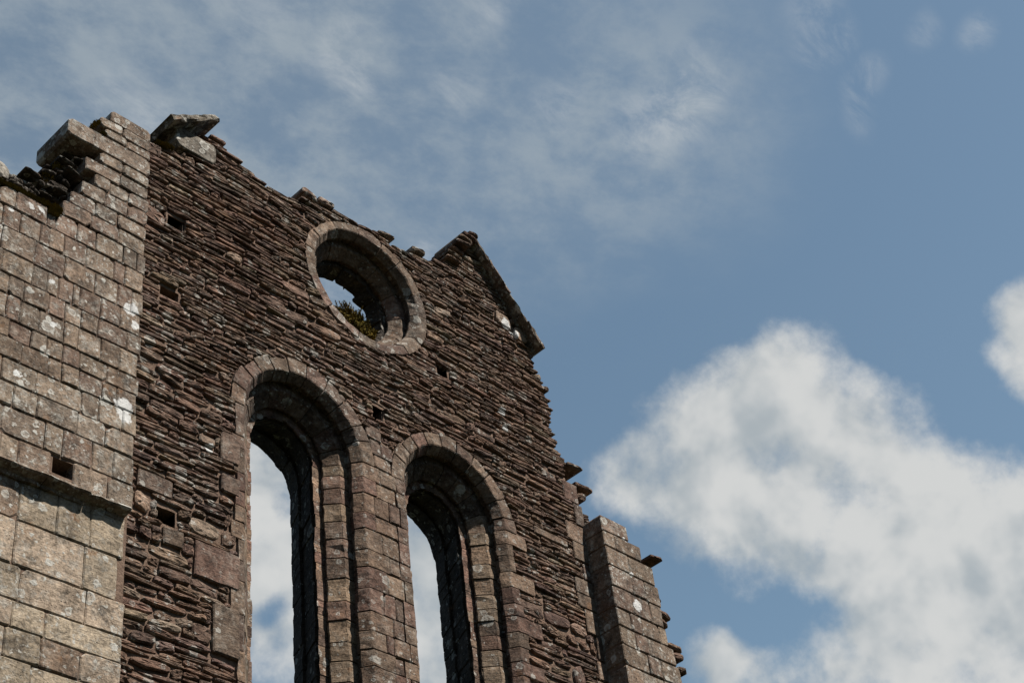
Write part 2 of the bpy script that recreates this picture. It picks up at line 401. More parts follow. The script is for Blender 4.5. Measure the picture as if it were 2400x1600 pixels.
def core(mb, ok, xa, xb, za, zb, y0, y1, d=.05, tint=(.15, .10, .075), nz=.010):
    """solid wall heart on a cell grid, with roughened front"""
    nx = int(round((xb - xa) / d)); nzz = int(round((zb - za) / d))
    xs = xa + d * np.arange(nx + 1); zs = za + d * np.arange(nzz + 1)
    cx, cz = np.meshgrid(xs[:-1] + d / 2, zs[:-1] + d / 2, indexing='ij')
    g = ok(cx.ravel(), cz.ravel()).reshape(cx.shape)
    back = y1(cx, cz) if callable(y1) else np.full(cx.shape, y1)
    vid = {}; vs = []; fs = []
    def V(i, j, y, fr):
        k = (i, j, round(float(y), 3), fr)
        if k not in vid:
            x, z = xs[i], zs[j]
            yy = y + (nz * (N3(x, 0, z, 9) + .6 * N3(x, 5, z, 26)) if fr else 0)
            vid[k] = len(vs); vs.append((x, yy, z))
        return vid[k]
    for i in range(nx):
        for j in range(nzz):
            if not g[i, j]: continue
            yb = back[i, j]
            fs.append((V(i, j, y0, 1), V(i + 1, j, y0, 1), V(i + 1, j + 1, y0, 1), V(i, j + 1, y0, 1)))
            fs.append((V(i, j, yb, 0), V(i, j + 1, yb, 0), V(i + 1, j + 1, yb, 0), V(i + 1, j, yb, 0)))
            for (di, dj, e) in ((-1, 0, ((i, j + 1), (i, j))), (1, 0, ((i + 1, j), (i + 1, j + 1))), (0, -1, ((i, j), (i + 1, j))), (0, 1, ((i + 1, j + 1), (i, j + 1)))):
                a, b = i + di, j + dj
                ins = 0 <= a < nx and 0 <= b < nzz and g[a, b]
                (p, q) = e
                if not ins:
                    fs.append((V(*q, y0, 1), V(*p, y0, 1), V(*p, yb, 0), V(*q, yb, 0)))
                elif back[a, b] < yb - 1e-4:
                    fs.append((V(*q, back[a, b], 0), V(*p, back[a, b], 0), V(*p, yb, 0), V(*q, yb, 0)))
    mb.add(vs, fs, tint)

def box(mb, x0, x1, y0, y1, z0, z1, tint, inward=False):
    v = [(x, y, z) for x in (x0, x1) for y in (y0, y1) for z in (z0, z1)]
    f = [(0, 1, 3, 2), (4, 6, 7, 5), (0, 4, 5, 1), (2, 3, 7, 6), (0, 2, 6, 4), (1, 5, 7, 3)]
    mb.add(v, f, tint)

# -------- swept mouldings: closed profile [(radius, depth)] carried along jambs and arch
def block(mb, prof, pos, t0, t1, nseg, tint, j=.004, seed=0.):
    P = []
    for i in range(len(prof)):
        a, b = prof[i], prof[(i + 1) % len(prof)]
        n = max(1, int(math.hypot(b[0] - a[0], b[1] - a[1]) / .09))
        P += [(a[0] + (b[0] - a[0]) * k / n, a[1] + (b[1] - a[1]) * k / n) for k in range(n)]
    n = len(P); vs = []; fs = []
    dr, dy = u(-1, 1) * j, u(-1, 1) * j * .8
    mid = (sum(p[0] for p in P) / n, sum(p[1] for p in P) / n)
    rows = [0, .03] + [k / nseg for k in range(1, nseg)] + [.97, 1]
    for t in rows:
        s = .965 if t in (0, 1) else 1
        for (r, y) in P:
            r2 = mid[0] + (r - mid[0]) * s; y2 = mid[1] + (y - mid[1]) * s
            x, yy, z = pos(r2 + dr, y2 + dy, t0 + (t1 - t0) * t)
            q = j * 1.3
            q2 = q * 2.2
            vs.append((x + q2 * N3(x + 9, yy, z, 14), yy + q2 * N3(x, yy + 5, z, 14), z + q * N3(x, yy, z + 7, 11)))
    for a in range(len(rows) - 1):
        for k in range(n):
            p, q = a * n + k, a * n + (k + 1) % n
            fs.append((p, q, q + n, p + n))
    fs.append(tuple(range(n))[::-1]); fs.append(tuple((len(rows) - 1) * n + k for k in range(n)))
    mb.add(vs, fs, tint)

def arch_pos(cx, zc, side, lower=0.):
    def f(r, y, t):
        zz = zc - lower * max(0, y - .36)
        if side == 'L': return (cx - r, y, t)
        if side == 'R': return (cx + r, y, t)
        return (cx + r * math.cos(t), y, zz + r * math.sin(t))
    return f

# ================================================================== the gable wall
ZC = 10.69; W1, W2, RW = 7.745, 9.700, .715
OX, OZ = 8.685, 13.095
GAB = [(5.80, 0), (5.80, 13.30), (5.96, 13.40), (6.10, 13.46), (6.28, 13.52), (6.36, 13.60), (6.66, 13.62), (6.80, 13.78), (6.98, 13.86), (7.14, 13.83), (7.26, 13.77),
       (7.49, 13.82), (7.72, 13.84), (7.86, 13.92), (8.12, 13.95), (8.25, 13.98), (8.46, 14.04), (8.65, 14.01), (8.91, 14.05), (9.1, 13.98),
       (9.26, 13.98), (9.5, 14.08), (9.78, 14.14), (9.92, 14.16), (9.95, 14.27), (10.01, 14.43), (10.11, 14.62), (10.22, 14.74), (10.32, 14.84), (10.62, 14.47),
       (11.06, 13.88), (11.30, 13.52), (11.31, 13.28), (11.36, 13.1), (11.48, 13.08), (11.45, 12.7), (11.42, 12.38), (11.48, 12.19),
       (11.51, 12.08), (11.54, 11.85), (11.70, 11.83), (11.71, 11.59), (11.84, 11.38), (12.0, 11.1), (12.40, 10.9), (12.45, 9.5), (12.5, 0)]
HOLES = [(6.13, 6.33, 12.44, 12.60), (6.10, 6.31, 11.54, 11.66), (9.63, 9.80, 12.42, 12.54), (8.65, 8.79, 11.32, 11.50), (6.17, 6.35, 9.10, 9.26)]
BIG = [(6.53, 6.99, 8.71, 9.05), (6.72, 6.99, 8.07, 8.53), (6.79, 6.99, 9.65, 9.84), (6.78, 6.99, 9.98, 10.30), (6.60, 6.99, 7.55, 7.80),
       (6.82, 7.02, 12.40, 12.55), (9.52, 9.78, 12.83, 12.95), (11.00, 11.24, 13.60, 13.84), (10.70, 10.97, 13.70, 13.90), (5.93, 6.09, 9.12, 9.30), (5.95, 6.30, 9.34, 9.52),
       (6.22, 6.42, 8.90, 9.06), (11.16, 11.34, 9.10, 9.40), (10.86, 11.38, 10.83, 10.93), (6.55, 6.72, 10.06, 10.16)]

def in_arch(x, z, cx, r):
    return ((z < ZC) & (np.abs(x - cx) < r)) | (((x - cx) ** 2 + (z - ZC) ** 2 < r * r))
def in_rects(x, z, rs, g=0.):
    m_ = np.zeros(np.shape(x), bool)
    for (a, b, c_, d) in rs: m_ |= (x > a - g) & (x < b + g) & (z > c_ - g) & (z < d + g)
    return m_
def core_ok(x, z):
    return inpoly(GAB, x, z) & inpoly(GAB, x + .09, z) & inpoly(GAB, x, z + .10) & ~in_arch(x, z, W1, .765) & ~in_arch(x, z, W2, .765) \
        & ~((x - OX) ** 2 + (z - OZ) ** 2 < .79 ** 2) & ~in_rects(x, z, HOLES, .0)

g = empty('gable_wall', (8.7, .45, 0), 'tall ruined gable wall of dark brown rubble with two round-headed lancets and a round window', 'wall')
mb = MB()
core(mb, core_ok, 5.8, 12.55, 0, 14.9, .027, lambda x, z: np.where(z < 12.1, .9, .52))
mb.build('wall_core', M_MOR, g)
for (a, b, c_, d) in HOLES:
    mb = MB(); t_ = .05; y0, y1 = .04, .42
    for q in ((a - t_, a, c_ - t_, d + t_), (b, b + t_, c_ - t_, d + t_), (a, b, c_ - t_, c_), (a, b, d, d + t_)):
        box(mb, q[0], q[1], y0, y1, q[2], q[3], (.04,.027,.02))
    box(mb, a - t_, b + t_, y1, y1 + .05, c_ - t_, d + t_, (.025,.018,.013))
    mb.build('putlog_hole', M_RUB, g)

# dressed quoin lengths (face width beyond the opening edge), course by course
def courses(z0, z1, lo, hi):
    zs = [z0]
    while zs[-1] < z1 - .02:
        h = u(lo, hi); nz_ = zs[-1] + h
        if z1 - nz_ < lo * .7: nz_ = z1
        zs.append(nz_)
    return zs
rnd.seed(5)
PIER = courses(5.0, ZC, .17, .25)                     # shared by both sides of the middle pier
LEFTC = courses(5.0, ZC, .14, .34); RIGHTC = courses(5.0, ZC, .135, .20)
QUO = {'W1L': [], 'W1R': [], 'W2L': [], 'W2R': []}
for a, b in zip(LEFTC[:-1], LEFTC[1:]): QUO['W1L'].append((a, b, u(.05, .13)))
for a, b in zip(PIER[:-1], PIER[1:]):
    QUO['W1R'].append((a, b, rnd.choice([u(.10, .16), u(.16, .26)]))); QUO['W2L'].append((a, b, u(.06, .16)))
for i, (a, b) in enumerate(zip(RIGHTC[:-1], RIGHTC[1:])):
    QUO['W2R'].append((a, b, u(.06, .13) if i % 3 else u(.2, .34)))

VOUS = {}
def build_window(cx, kl, kr, seed):
    rnd.seed(seed)
    prof1 = lambda ro: [(ro, -.002), (RW, 0), (RW - .012, .006), (RW - .080, .085), (RW - .082, .098), (RW - .045, .118), (RW - .045, .175), (ro, .175)]
    o1 = MB(); o2 = MB(); o3 = MB()
    mort = (.050, .034, .026)
    for side, key in (('L', kl), ('R', kr)):
        pos = arch_pos(cx, ZC, side)
        block(o1, [(RW + .05, .03), (RW + .012, .022), (RW - .058, .088), (RW - .03, .125), (RW - .03, .17), (RW + .05, .17)], pos, 5.0, ZC, 3, mort, j=0)
        for (a, b, q) in QUO[key]:
            block(o1, prof1(RW + q), pos, a + .004, b - .004, max(2, int((b - a) / .06)), tint_drs())
    vo = []
    n = 11; edges = [0]
    for k in range(n): edges.append(edges[-1] + u(.7, 1.3))
    edges = [math.pi * e / edges[-1] for e in edges]
    pos = arch_pos(cx, ZC, 'A')
    block(o1, [(RW + .12, .03), (RW + .012, .022), (RW - .058, .088), (RW - .03, .125), (RW - .03, .17), (RW + .12, .17)], pos, 0, math.pi, 24, mort, j=0)
    for a, b in zip(edges[:-1], edges[1:]):
        w_ = u(.115, .155); ga = .0065 / RW
        vo.append((a, b, RW + w_))
        block(o1, prof1(RW + w_), pos, a + ga, b - ga, 5, tint_drs())
    VOUS[cx] = vo
    p2 = lambda: [(RW - .01, .168), (RW - .147, .168), (RW - .152, .175), (RW - .262, .282), (RW - .264, .298), (RW - .235, .312), (RW - .235, .375), (RW - .01, .375)]
    m2 = [(RW - .02, .185), (RW - .13, .185), (RW - .245, .292), (RW - .22, .32), (RW - .22, .37), (RW - .02, .37)]
    BAND = ((.335, .385), (.387, .66), (.662, .90))
    def p3(e, k):
        ya, yb = BAND[k]; ra = RW - .345 + .158 * max(0, ya - .38) / .52; rb = RW - .313 + .158 * (yb - .38) / .52
        return [(RW + .12, ya), (ra + e, ya), (rb + e * (.3 if k == 2 else 1), yb), (RW + .12, yb)]
    for side in 'LR':
        pos = arch_pos(cx, ZC, side)
        block(o2, m2, pos, 5.0, ZC, 3, mort, j=0)
        zs = courses(5.0, ZC, .14, .24) if side == 'R' else courses(5., ZC, .2, .35)
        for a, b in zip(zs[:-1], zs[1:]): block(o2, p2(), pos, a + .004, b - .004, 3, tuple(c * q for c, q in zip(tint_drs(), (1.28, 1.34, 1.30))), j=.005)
        for k in range(3):
            zs = courses(5.0, ZC, .07, .20)
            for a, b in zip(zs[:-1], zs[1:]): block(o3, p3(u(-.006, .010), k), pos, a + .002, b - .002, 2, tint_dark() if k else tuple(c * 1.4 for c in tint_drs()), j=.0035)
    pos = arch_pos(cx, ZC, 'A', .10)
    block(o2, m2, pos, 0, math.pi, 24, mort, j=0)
    n = 8; e = [0]
    for k in range(n): e.append(e[-1] + u(.8, 1.2))
    e = [math.pi * q / e[-1] for q in e]
    for a, b in zip(e[:-1], e[1:]): block(o2, p2(), pos, a + .006, b - .006, 5, tuple(c * (.55 if .5 < (a + b) / 2 < 2.9 else 1) for c in tint_drs()), j=.005)  # upper arch stones get a darker tint: soffit shade put into their colour
    for q_ in range(3):
        n = 17; e = [0]
        for k in range(n): e.append(e[-1] + u(.6, 1.4))
        e = [math.pi * q / e[-1] for q in e]
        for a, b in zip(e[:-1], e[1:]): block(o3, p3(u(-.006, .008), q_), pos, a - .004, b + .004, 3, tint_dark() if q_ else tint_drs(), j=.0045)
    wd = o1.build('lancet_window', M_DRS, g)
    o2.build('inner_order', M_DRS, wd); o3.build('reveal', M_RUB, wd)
    return wd
wa = build_window(W1, 'W1L', 'W1R', 21)
wa['label'] = 'taller-looking left lancet opening with two stepped dressed orders, nearer the ashlar wall'
wb = build_window(W2, 'W2L', 'W2R', 34)
wb['label'] = 'right lancet opening with two stepped dressed orders, nearer the broken right edge'

# round window
rnd.seed(77)
def opos(r, y, t): return (OX + r * math.cos(t), y, OZ + r * math.sin(t))
o1, o2, o3 = MB(), MB(), MB(); mort = (.050, .034, .026); TAU = 2 * math.pi
def ring_edges(n, lo, hi):
    e = [0]
    for k in range(n): e.append(e[-1] + u(lo, hi))
    return [TAU * q / e[-1] for q in e]
block(o1, [(.80, .03), (.752, .022), (.692, .085), (.715, .11), (.715, .17), (.80, .17)], opos, 0, TAU, 48, mort, j=0)
for a, b in (lambda e: zip(e[:-1], e[1:]))(ring_edges(14, .7, 1.35)):
    ro = .74 + u(.085, .115)
    block(o1, [(ro, -.004), (.74, -.002), (.728, .006), (.670, .075), (.668, .088), (.700, .108), (.700, .175), (ro, .175)], opos, a + .006, b - .006, 5, tint_drs(), j=.005)
block(o2, [(.71, .185), (.635, .185), (.548, .28), (.57, .30), (.57, .34), (.71, .34)], opos, 0, TAU, 48, mort, j=0)
for a, b in (lambda e: zip(e[:-1], e[1:]))(ring_edges(12, .7, 1.35)):
    block(o2, [(.73, .168), (.622, .168), (.617, .175), (.530, .275), (.527, .287), (.553, .298), (.553, .345), (.73, .345)], opos, a + .006, b - .006, 5, tint_drs(), j=.005)
for a, b in (lambda e: zip(e[:-1], e[1:]))(ring_edges(22, .6, 1.4)):
    dd = u(-.012, .010)
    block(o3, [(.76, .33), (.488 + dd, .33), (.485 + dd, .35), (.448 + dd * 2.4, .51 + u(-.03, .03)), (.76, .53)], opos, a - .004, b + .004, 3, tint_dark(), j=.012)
oc = o1.build('oculus_window', M_DRS, g)
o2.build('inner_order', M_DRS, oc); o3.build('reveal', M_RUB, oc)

# face masonry
rnd.seed(3)
def in_vous(x, z, cx):
    m_ = np.zeros(np.shape(x), bool); r = np.hypot(x - cx, z - ZC); th = np.arctan2(z - ZC, x - cx)
    for a, b, ro in VOUS[cx]: m_ |= (th >= a) & (th <= b) & (r < ro + .006) & (z >= ZC)
    return m_ | ((r < RW + .1) & (z >= ZC))
def in_quo(x, z):
    m_ = np.zeros(np.shape(x), bool)
    for key, cx, s in (('W1L', W1, -1), ('W1R', W1, 1), ('W2L', W2, -1), ('W2R', W2, 1)):
        for a, b, q in QUO[key]:
            m_ |= (z >= a) & (z < b) & ((x - cx) * s < RW + q + .004) & ((x - cx) * s > 0)
    m_ |= in_arch(x, z, W1, RW) | in_arch(x, z, W2, RW)
    return m_
PIERP = [(8.40, 5), (9.05, 5), (9.05, 10.72), (8.90, 10.98), (8.72, 11.12), (8.46, 11.16), (8.38, 11.0)]
# patches of squared stone beside the buttress
SQ = []
z = 5.
while z < 11.85:
    h = u(.15, .30); x1 = 11.74 if z < 11.3 else 11.70 - .0 * z
    wdt = rnd.choice([u(.12, .18), u(.2, .34)])
    SQ.append((x1 - wdt, x1, z, z + h)); z += h
SQ = [q for q in SQ if inpoly(GAB, q[1] - .03, q[3] - .03)]
def busy(x, z):
    return in_quo(x, z) | in_vous(x, z, W1) | in_vous(x, z, W2) | ((x - OX) ** 2 + (z - OZ) ** 2 < .845 ** 2) | in_rects(x, z, HOLES, .01) | in_rects(x, z, BIG, .004)
pier_ok = lambda x, z: inpoly(PIERP, x, z) & ~in_quo(x, z) & ~in_vous(x, z, W1) & ~in_vous(x, z, W2)
mb = MB()
fill_ashlar(mb, pier_ok, PIER + courses(ZC, 11.2, .13, .2)[1:], 8.35, 9.1, (.14, .30), tint=tint_drs)
mb.build('pier_masonry', M_DRS, g)
mb = MB()
for i, (a, b, c_, d) in enumerate(BIG):
    pale = i in (5, 6, 7, 8, 9)
    stone(mb, a + .004, b - .004, c_ + .004, d - .004, -.012, .12, tuple(q * (1.5 if pale else 1.) for q in tint_drs()), rubble=pale or i in (12,))
for (a, b, c_, d) in SQ:
    stone(mb, a + .004, b - .004, c_ + .004, d - .004, u(-.012, .0), .4, tint_drs(), rubble=False)
mb.build('squared_stones', M_DRS, g)
rub_ok = lambda x, z: inpoly(GAB, x, z) & ~busy(x, z) & ~inpoly(PIERP, x, z) & ~in_rects(x, z, SQ) & (x < 11.72 + (z > 11.3) * .3)
mb = MB()
fill_rubble(mb, rub_ok, 5.82, 12.2, 10.2, 14.9, GAB)
fill_rubble(mb, rub_ok, 5.82, 12.2, 5.0, 10.15, GAB, thick=(.04, .12), wide=(.12, .45))
mb.build('rubble_masonry', M_RUB, g)

# sloping coping stones along the right verge, seen from beneath
rnd.seed(8)
def tilted(mb, p0, p1, y0, y1, th, tint, nseg=4, j=.008):
    """slab whose lower face runs from p0 to p1 (x,z) between depths y0..y1"""
    dx, dz = p1[0] - p0[0], p1[1] - p0[1]; L = math.hypot(dx, dz); nx_, nz_ = -dz / L, dx / L
    if nz_ < 0: nx_, nz_ = -nx_, -nz_
    vs = []; fs = []; ny = 3; e = .012
    sec = [(y0 + e, 0), (y1, 0), (y1, th), (y0 + e, th), (y0, th - e), (y0, e)]
    n = len(sec)
    for k in range(nseg + 1):
        t = k / nseg; s = .0
        for (y, h) in sec:
            q = [p0[0] + dx * t + nx_ * h, y, p0[1] + dz * t + nz_ * h]
            vs.append(tuple(c + u(-j, j) for c in q))
    for k in range(nseg):
        for i in range(n):
            a, b = k * n + i, k * n + (i + 1) % n
            fs.append((a, b, b + n, a + n))
    fs.append(tuple(range(n))[::-1]); fs.append(tuple(nseg * n + i for i in range(n)))
    mb.add(vs, fs, tint)
seg = [((10.34, 14.785), (10.56, 14.50)), ((10.562, 14.495), (10.84, 14.155)), ((10.842, 14.15), (11.10, 13.838)), ((11.103, 13.833), (11.335, 13.53))]
for i, (a, b) in enumerate(seg):
    mb = MB(); o4 = .004 * (i % 2); b = (b[0] + .014, b[1] - .018) if i < 3 else b; a = (a[0], a[1] + o4); b = (b[0], b[1] + o4); tilted(mb, a, b, -.13 - .012 * (i % 2), .10 if i == 0 else .5, u(.034, .046), tint_ash(), nseg=6, j=.010)
    mb.build('coping_stone', M_ASH, g)
# long stones left sticking out where the side wall was torn away
for (x, y, z, a, l, h, dp) in ((10.08, .0, 14.28, 0, .28, .05, .12), (10.10, .0, 14.35, 0, .30, .07, .14), (10.14, .0, 14.44, 0, .28, .06, .16), (10.19, .0, 14.54, 0, .28, .08, .3), (10.24, .0, 14.63, 0, .26, .08, .3), (10.32, .0, 14.72, 0, .26, .07, .3), (10.38, .0, 14.79, 0, .18, .06, .3),
        (11.80, .12, 12.10, .02, .30, .07, .22), (11.93, .16, 11.88, .04, .34, .06, .25), (11.86, .14, 11.72, 0, .20, .12, .2), (12.84, .0, 11.20, .02, .24, .06, .25),
                         (12.82, .0, 10.46, 0, .26, .10, .2), (12.80, .02, 10.36, 0, .18, .10, .2), (12.90, 0, 10.08, 0, .28, .09, .2), (12.92, 0, 9.97, 0, .22, .12, .2), (12.75, 0, 10.62, 0, .14, .05, .2), (12.95, 0, 9.82, 0, .16, .08, .2)):
    mb = MB(); l *= .8; stone(mb, x - .04 - l / 2, x - .04 + l / 2, z - h / 2, z + h / 2, y - dp / 2, y + dp, tint_rubble(), rubble=True, bulge=.01)
    o = mb.build('bonding_stone', M_RUB, g)
# head of wall behind the buttress
rnd.seed(12)
BK = [(12.3, 5), (12.3, 11.0), (12.62, 11.1), (12.72, 10.9), (12.74, 10.3), (12.80, 9.9), (12.85, 9.0), (12.9, 5)]
mb = MB(); fill_rubble(mb, lambda x, z: inpoly(BK, x, z), 12.3, 13., 7.5, 11.1, BK, ybase=.04, deep=.6)
core(mb, lambda x, z: inpoly(BK, x + .12, z + .1) & (x > 12.3), 12.3, 12.9, 0, 11.1, .08, .8)
mb.build('torn_edge', M_RUB, g)

# ================================================================== left ashlar wall
rnd.seed(41)
a_ = empty('ashlar_wall', (4.6, .3, 0), 'pale lichen-spotted squared-stone wall with broken stepped top, left of the gable', 'wall')
YF = -.06
ZS = [5.0, 5.3, 5.62, 5.9, 6.2, 6.5, 6.82, 7.12, 7.42, 7.66, 7.88, 8.17, 8.55, 8.93]
ZU = [9.01, 9.27, 9.54, 9.76, 9.99, 10.19, 10.38, 10.63, 10.84, 11.08, 11.34, 11.58, 11.80]
XE = 5.875
LOW = [(2.4, 5), (2.4, 8.93), (5.83, 8.93), (5.82, 8.56), (5.77, 8.54), (5.79, 8.17), (5.86, 8.16), (5.86, 7.6), (5.92, 5)]
HM = [(5.13, 5.33, 9.08, 9.26)]
facing = MB()
low_ok = lambda x, z: inpoly(LOW, x, z)
fill_ashlar(facing, low_ok, ZS, 2.4, 5.95, (.26, .62), ybase=YF, tint=lambda: tuple(c * q for c, q in zip(tint_ash(.92), (1.14, 1.14, 1.10))), jy=.005)
up_ok = lambda x, z: (x > 2.4) & (x < XE - .02 * np.floor(z * 4.7 % 2)) & ~in_rects(x, z, HM)
fill_ashlar(facing, up_ok, ZU[:5], 2.4, 5.95, (.16, .42), ybase=YF, tint=lambda: tint_ash(.35))
fill_ashlar(facing, up_ok, ZU[4:], 2.4, 5.95, (.11, .31), ybase=YF, tint=lambda: tint_ash(.12))
# stepped broken head, stone by stone (x0, x1, z0, z1, how far it runs back)
TOP = [(11.80, 12.00, [2.4, 2.8, 3.2, 3.55, 3.95, 4.22], .30), (11.80, 11.99, [5.00, 5.29, 5.58, 5.865], .30),
       (11.99, 12.17, [5.07, 5.33, 5.56, 5.87], .30), (12.17, 12.35, [5.17, 5.42, 5.66, 5.87], .3), (12.35, 12.52, [5.29, 5.46, 5.66, 5.88], .3),
       (12.52, 12.69, [5.19, 5.56, 5.87], .34), (12.69, 12.84, [5.33, 5.58, 5.87], .3),
       (12.84, 13.06, [4.97, 5.875], .52), (13.06, 13.185, [5.36, 5.60, 5.87], .3), (13.185, 13.32, [5.30, 5.55, 5.865], .3), (13.32, 13.475, [5.41, 5.865], .26)]
for z0, z1, xs, dp in TOP:
    for p, q in zip(xs[:-1], xs[1:]):
        stone(facing, p + .004, q - .004, z0 + .004, z1 - .005, YF + u(-.01, .006), YF + dp, tint_ash(.15), rubble=False, chip=.05 if q - p > .8 else .026)
facing.build('ashlar_facing', M_ASH, a_)
mb = MB()
core(mb, lambda x, z: (((z < 11.75) & (x < 5.85)) | ((z < 12.7) & (x > 5.40) & (x < 5.85)) | ((z < 13.30) & (x > 5.50) & (x < 5.85))) & (x > 2.4) & ~in_rects(x, z, HM), 2.4, 5.85, 0, 13.4, -.042, .9, nz=.005)
mb.build('wall_core', M_MOR, a_)
# torn rubble heart standing behind the facing
HEART = [(2.4, 11.7), (2.4, 12.0), (3.6, 12.05), (4.2, 12.10), (4.58, 12.18), (4.78, 12.32), (4.93, 12.42), (5.02, 12.62), (5.06, 12.80), (5.14, 12.95), (5.22, 13.10), (5.86, 13.26), (5.86, 11.7)]
mb = MB()
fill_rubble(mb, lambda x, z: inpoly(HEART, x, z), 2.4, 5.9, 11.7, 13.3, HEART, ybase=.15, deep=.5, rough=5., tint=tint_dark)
core(mb, lambda x, z: inpoly(HEART, x + .0, z + .10) & inpoly(HEART, x - .1, z), 2.4, 5.85, 11.7, 13.4, .25, .9)
for k in range(95):
    x = u(4.45, 5.30); zt = 12.05 + max(0, x - 4.55) * 1.15
    z = u(11.86, min(zt, 12.78)); l, h, y = u(.07, .19), u(.025, .07), u(.0, .16)
    o_ = len(mb.v)
    stone(mb, x - l / 2, x + l / 2, z - h / 2, z + h / 2, y, y + u(.2, .4), tint_dark(), bulge=.01)
    a = u(-.25, .25); b = u(-.25, .25)
    for i in range(o_, len(mb.v)):
        px_, py_, pz_ = mb.v[i]; dx, dz = px_ - x, pz_ - z
        mb.v[i] = (x + dx * math.cos(a) - dz * math.sin(a), py_ + dx * b, z + dx * math.sin(a) + dz * math.cos(a))
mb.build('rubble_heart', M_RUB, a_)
# string course with a sloped top and hollow underside
mb = MB(); xs_ = [2.4, 2.95, 3.5, 4.0, 4.55, 5.06, 5.44, 5.80]
for p, q in zip(xs_[:-1], xs_[1:]):
    block(mb, [(.05, 9.018), (-.075, 9.012), (-.150, 8.985), (-.165, 8.962), (-.150, 8.948), (-.085, 8.925), (-.075, 8.895), (.05, 8.895)], lambda r, y, t: (t, r, y), p + .003, q - .003, 5, tuple(c * 1.05 for c in tint_ash(.2)), j=.009)
mb.build('string_course', M_ASH, a_)
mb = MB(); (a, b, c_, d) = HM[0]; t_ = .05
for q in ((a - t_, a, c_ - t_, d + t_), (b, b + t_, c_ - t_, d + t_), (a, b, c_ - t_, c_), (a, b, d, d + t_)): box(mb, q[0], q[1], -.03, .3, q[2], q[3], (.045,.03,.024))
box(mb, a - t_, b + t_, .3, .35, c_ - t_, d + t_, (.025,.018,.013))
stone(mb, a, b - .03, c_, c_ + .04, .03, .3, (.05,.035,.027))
mb.build('putlog_hole', M_ASH, a_)

# ================================================================== right buttress
rnd.seed(52)
b_ = empty('buttress', (12.15, -.1, 0), 'squared-stone buttress with stepped broken top at the right end of the gable', 'buttress')
BP = [(11.69, 0), (11.69, 11.24), (12.14, 11.30), (12.10, 11.12), (12.28, 11.09), (12.31, 10.90), (12.46, 10.86), (12.48, 10.66), (12.52, 10.45), (12.46, 10.1), (12.55, 9.85), (12.60, 9.62), (12.58, 9.3), (12.64, 8.6), (12.7, 0)]
YB = -.27
bz = [5.0]
while bz[-1] < 8.9: bz.append(bz[-1] + u(.2, .3))
bz += [9.16, 9.42, 9.66, 9.88, 10.10, 10.36, 10.62, 10.86, 11.06, 11.27]
fb = MB()
for a, b in zip(bz[:-1], bz[1:]):
    xr = 11.69
    lim = intervals(lambda x, z: inpoly(BP, x, z), a, b, 11.6, 12.8)
    if not lim: continue
    xr1 = lim[-1][1]; s = 11.69; first = True
    while s < xr1 - .05:
        ww = u(.17, .42)
        if xr1 - (s + ww) < .12: ww = xr1 - s
        e = min(s + ww, xr1)
        stone(fb, s + (0 if first else .004), e - .004, a + .004, b - .005, YB + u(-.005, .005), .0 if first or e > xr1 - .02 else YB + .1, tint_ash(.1), rubble=False, chip=.014)
        s = e; first = False
    # left cheek stones, coursed with the face
    e0 = YB + .02
fb.build('ashlar_facing', M_ASH, b_)
mb = MB()
core(mb, lambda x, z: inpoly(BP, x + .06, z + .05) & (x > 11.70), 11.70, 12.7, 0, 11.25, YB + .04, .0, nz=.006)
mb.build('buttress_core', M_MOR, b_)

# ================================================================== loose pieces on the wall head
rnd.seed(61)
sl = MB()
tilted(sl, (6.06, 13.70), (6.60, 14.10), -.16, .42, .075, (.060, .049, .035), nseg=7, j=.014)
cs = tag(sl.build('coping_slab', M_ASH), 'tilted flat coping slab overhanging the left end of the gable top', 'stone slab')
mb = MB(); stone(mb, 6.17, 6.66, 13.57, 13.83, -.035, .30, (.105, .090, .073), rubble=False, chip=.06)
tag(mb.build('boulder', M_ASH), 'pale lichened block propping up the tilted coping slab', 'stone')
mb = MB()
for (p, q, r_, s_) in ((6.60, 6.86, 13.66, 13.735), (6.56, 6.95, 13.74, 13.81), (6.52, 6.90, 13.815, 13.885), (6.60, 7.02, 13.845, 13.90), (6.50, 6.82, 13.90, 13.965), (6.60, 6.80, 13.965, 14.03)):
    stone(mb, p, q, r_, s_, u(-.03, .0), .42, tint_rubble())
tag(mb.build('stone_stack', M_RUB), 'low stack of flat brown stones right of the tilted coping slab', 'stone stack')
loose = [((7.80, 8.02, 13.93, 14.05), 'grey block on the wall head straight above the left lancet', .30), ((8.03, 8.26, 13.96, 14.07), 'rounded stone on the wall head touching the grey block', .26),
         ((8.90, 9.14, 14.03, 14.11), 'flat lichened stone on the wall head just right of the round window', .26), ((9.42, 9.60, 14.08, 14.16), 'small flat stone on the wall head midway from round window to peak', .22)]
for (q, lab, dp) in loose:
    mb = MB(); stone(mb, *q, -.02, dp, tuple(c * 1.2 for c in tint_ash(.1)), rubble=True, bulge=.01)
    tag(mb.build('loose_stone', M_ASH), lab, 'stone', 'loose stones on the wall head')
mb = MB(); stone(mb, 4.28, 4.56, 11.99, 12.26, .10, .34, (.22,.2,.17), rubble=True, bulge=.02)
tag(mb.build('loose_stone', M_ASH), 'white rounded stone on the broken ashlar wall at the far left', 'stone', 'loose stones on the wall head')

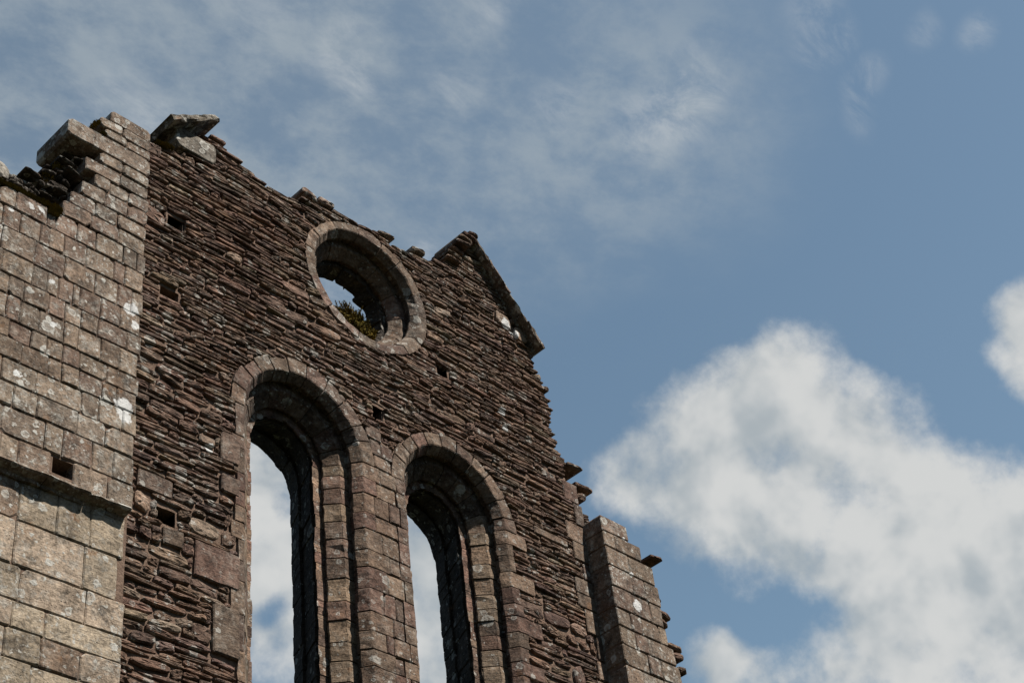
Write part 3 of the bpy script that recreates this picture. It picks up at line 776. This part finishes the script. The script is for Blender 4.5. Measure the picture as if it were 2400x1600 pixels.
# ------------------------------------------------------------------ moss
rnd.seed(71)
def g1(): return max(-1.5, min(1.5, rnd.gauss(0, 1)))
def moss(pts, lab, n, h=.035):
    mb = MB()
    for k in range(n):
        (x, y, z, sx, sy, sz) = rnd.choice(pts)
        c = Vector((x + g1() * sx, y + g1() * sy, z + g1() * sz))
        vs = []; fs = []
        s = u(.006, .015)
        for q in range(4):
            a = u(0, TAU); d = Vector((math.cos(a), math.sin(a), u(.2, 1.2))).normalized() * s * 1.6
            e = Vector((-math.sin(a), math.cos(a), u(-.4, .4))) * s * .45
            o = len(vs); vs += [tuple(c - e), tuple(c + e), tuple(c + d)]; fs.append((o, o + 1, o + 2))
        mb.add(vs, fs, (1, 1, 1))
    tag(mb.build('moss_clump', M_MOSS), lab, 'moss', 'moss on the wall heads')
moss([(4.30 + .035 * k, -.045, 11.812, .03, .018, .013) for k in range(15)], 'ochre moss along the left wall head under the white stone', 5200)
moss([(4.88, -.05, 11.82, .05, .018, .016), (4.96, -.04, 11.82, .025, .02, .035), (4.92, -.075, 11.76, .03, .008, .022)], 'ochre moss hanging in the notch of the stepped ashlar head', 1600)
moss([(6.02, .0, 13.44, .04, .03, .008), (6.10, .0, 13.46, .03, .03, .008)], 'small moss tuft beside the pale block below the tilted slab', 500)
moss([(5.34, -.05, 13.068, .015, .02, .005), (5.27, -.02, 13.19, .015, .04, .008)], 'tiny moss tuft on the long slab near the ashlar top', 300)
moss([(5.00, .14, 12.52, .02, .04, .03), (4.80, .12, 12.22, .06, .05, .012), (4.90, .12, 12.30, .04, .05, .012)], 'dark moss over the torn rubble heart behind the ashlar steps', 800)

# ------------------------------------------------------------------ conifer sprig in the round window
rnd.seed(81)
M_LEAF = plain_mat('conifer_leaf', (.060, .058, .012), (.19, .125, .020), 5.)
M_TWIG = plain_mat('twig_bark', (.05, .035, .02), (.11, .08, .05), 20.)
sh_ = empty('conifer_shrub', (8.92, .42, 12.72), 'small rust-green conifer shrub rooted in the sill of the round window', 'shrub')
st = MB(); fo = MB()
def twig(p, q, r0, r1, mb):
    p, q = Vector(p), Vector(q); d = (q - p).normalized(); a = d.orthogonal().normalized(); b = d.cross(a); vs = []
    for c_, r_ in ((p, r0), (q, r1)):
        for k in range(5): vs.append(tuple(c_ + (a * math.cos(k * TAU / 5) + b * math.sin(k * TAU / 5)) * r_))
    mb.add(vs, [(k, (k + 1) % 5, (k + 1) % 5 + 5, k + 5) for k in range(5)], (1, 1, 1))
def needles(p, q, mb):
    p, q = Vector(p), Vector(q); n = int((q - p).length / .0045) + 3; d = (q - p).normalized()
    for k in range(n):
        c_ = p.lerp(q, k / n); a = u(0, TAU); o = d.orthogonal().normalized(); o2_ = d.cross(o)
        dr = (o * math.cos(a) + o2_ * math.sin(a)) * 1. + d * .9
        e = dr.normalized() * u(.016, .030); s = d.cross(dr).normalized() * .0065
        mb.add([tuple(c_ - s), tuple(c_ + s), tuple(c_ + e)], [(0, 1, 2)], (1, 1, 1))
root = Vector((8.93, .42, 12.76))
for k in range(260):
    a = u(0, TAU); el = u(.15, 1.45); L = u(.10, .34) * (1.15 if math.cos(a) < 0 else .62)
    d = Vector((math.cos(a) * math.cos(el) * 1.1 - .15, math.sin(a) * math.cos(el) * .40, math.sin(el) * .95)); p = root + Vector((u(-.16, .10), u(-.05, .06), u(-.02, .03))); mid_ = p + d * L * .5 + Vector((0, 0, .02)); q = p + d * L
    twig(p, mid_, .006, .004, st); twig(mid_, q, .004, .002, st); needles(mid_, q + d * .02, fo); needles(p.lerp(mid_, .3), mid_, fo)
    for s in range(9):
        b0 = p.lerp(q, u(.3, .95)); dd = (d + Vector((u(-1, 1), u(-.7, .7), u(-.5, .9))) * .9).normalized() * u(.05, .11)
        twig(b0, b0 + dd, .003, .0015, st); needles(b0, b0 + dd, fo)
fo.build('foliage', M_LEAF, sh_); st.build('stem', M_TWIG, sh_)

# ------------------------------------------------------------------ ground
mb = MB(); mb.add([(-3000, -3000, 0), (3000, -3000, 0), (3000, 3000, 0), (-3000, 3000, 0)], [(0, 1, 2, 3)], (1, 1, 1))
tag(mb.build('ground', M_GRASS), 'short green grass around the ruin', None, None, 'structure')
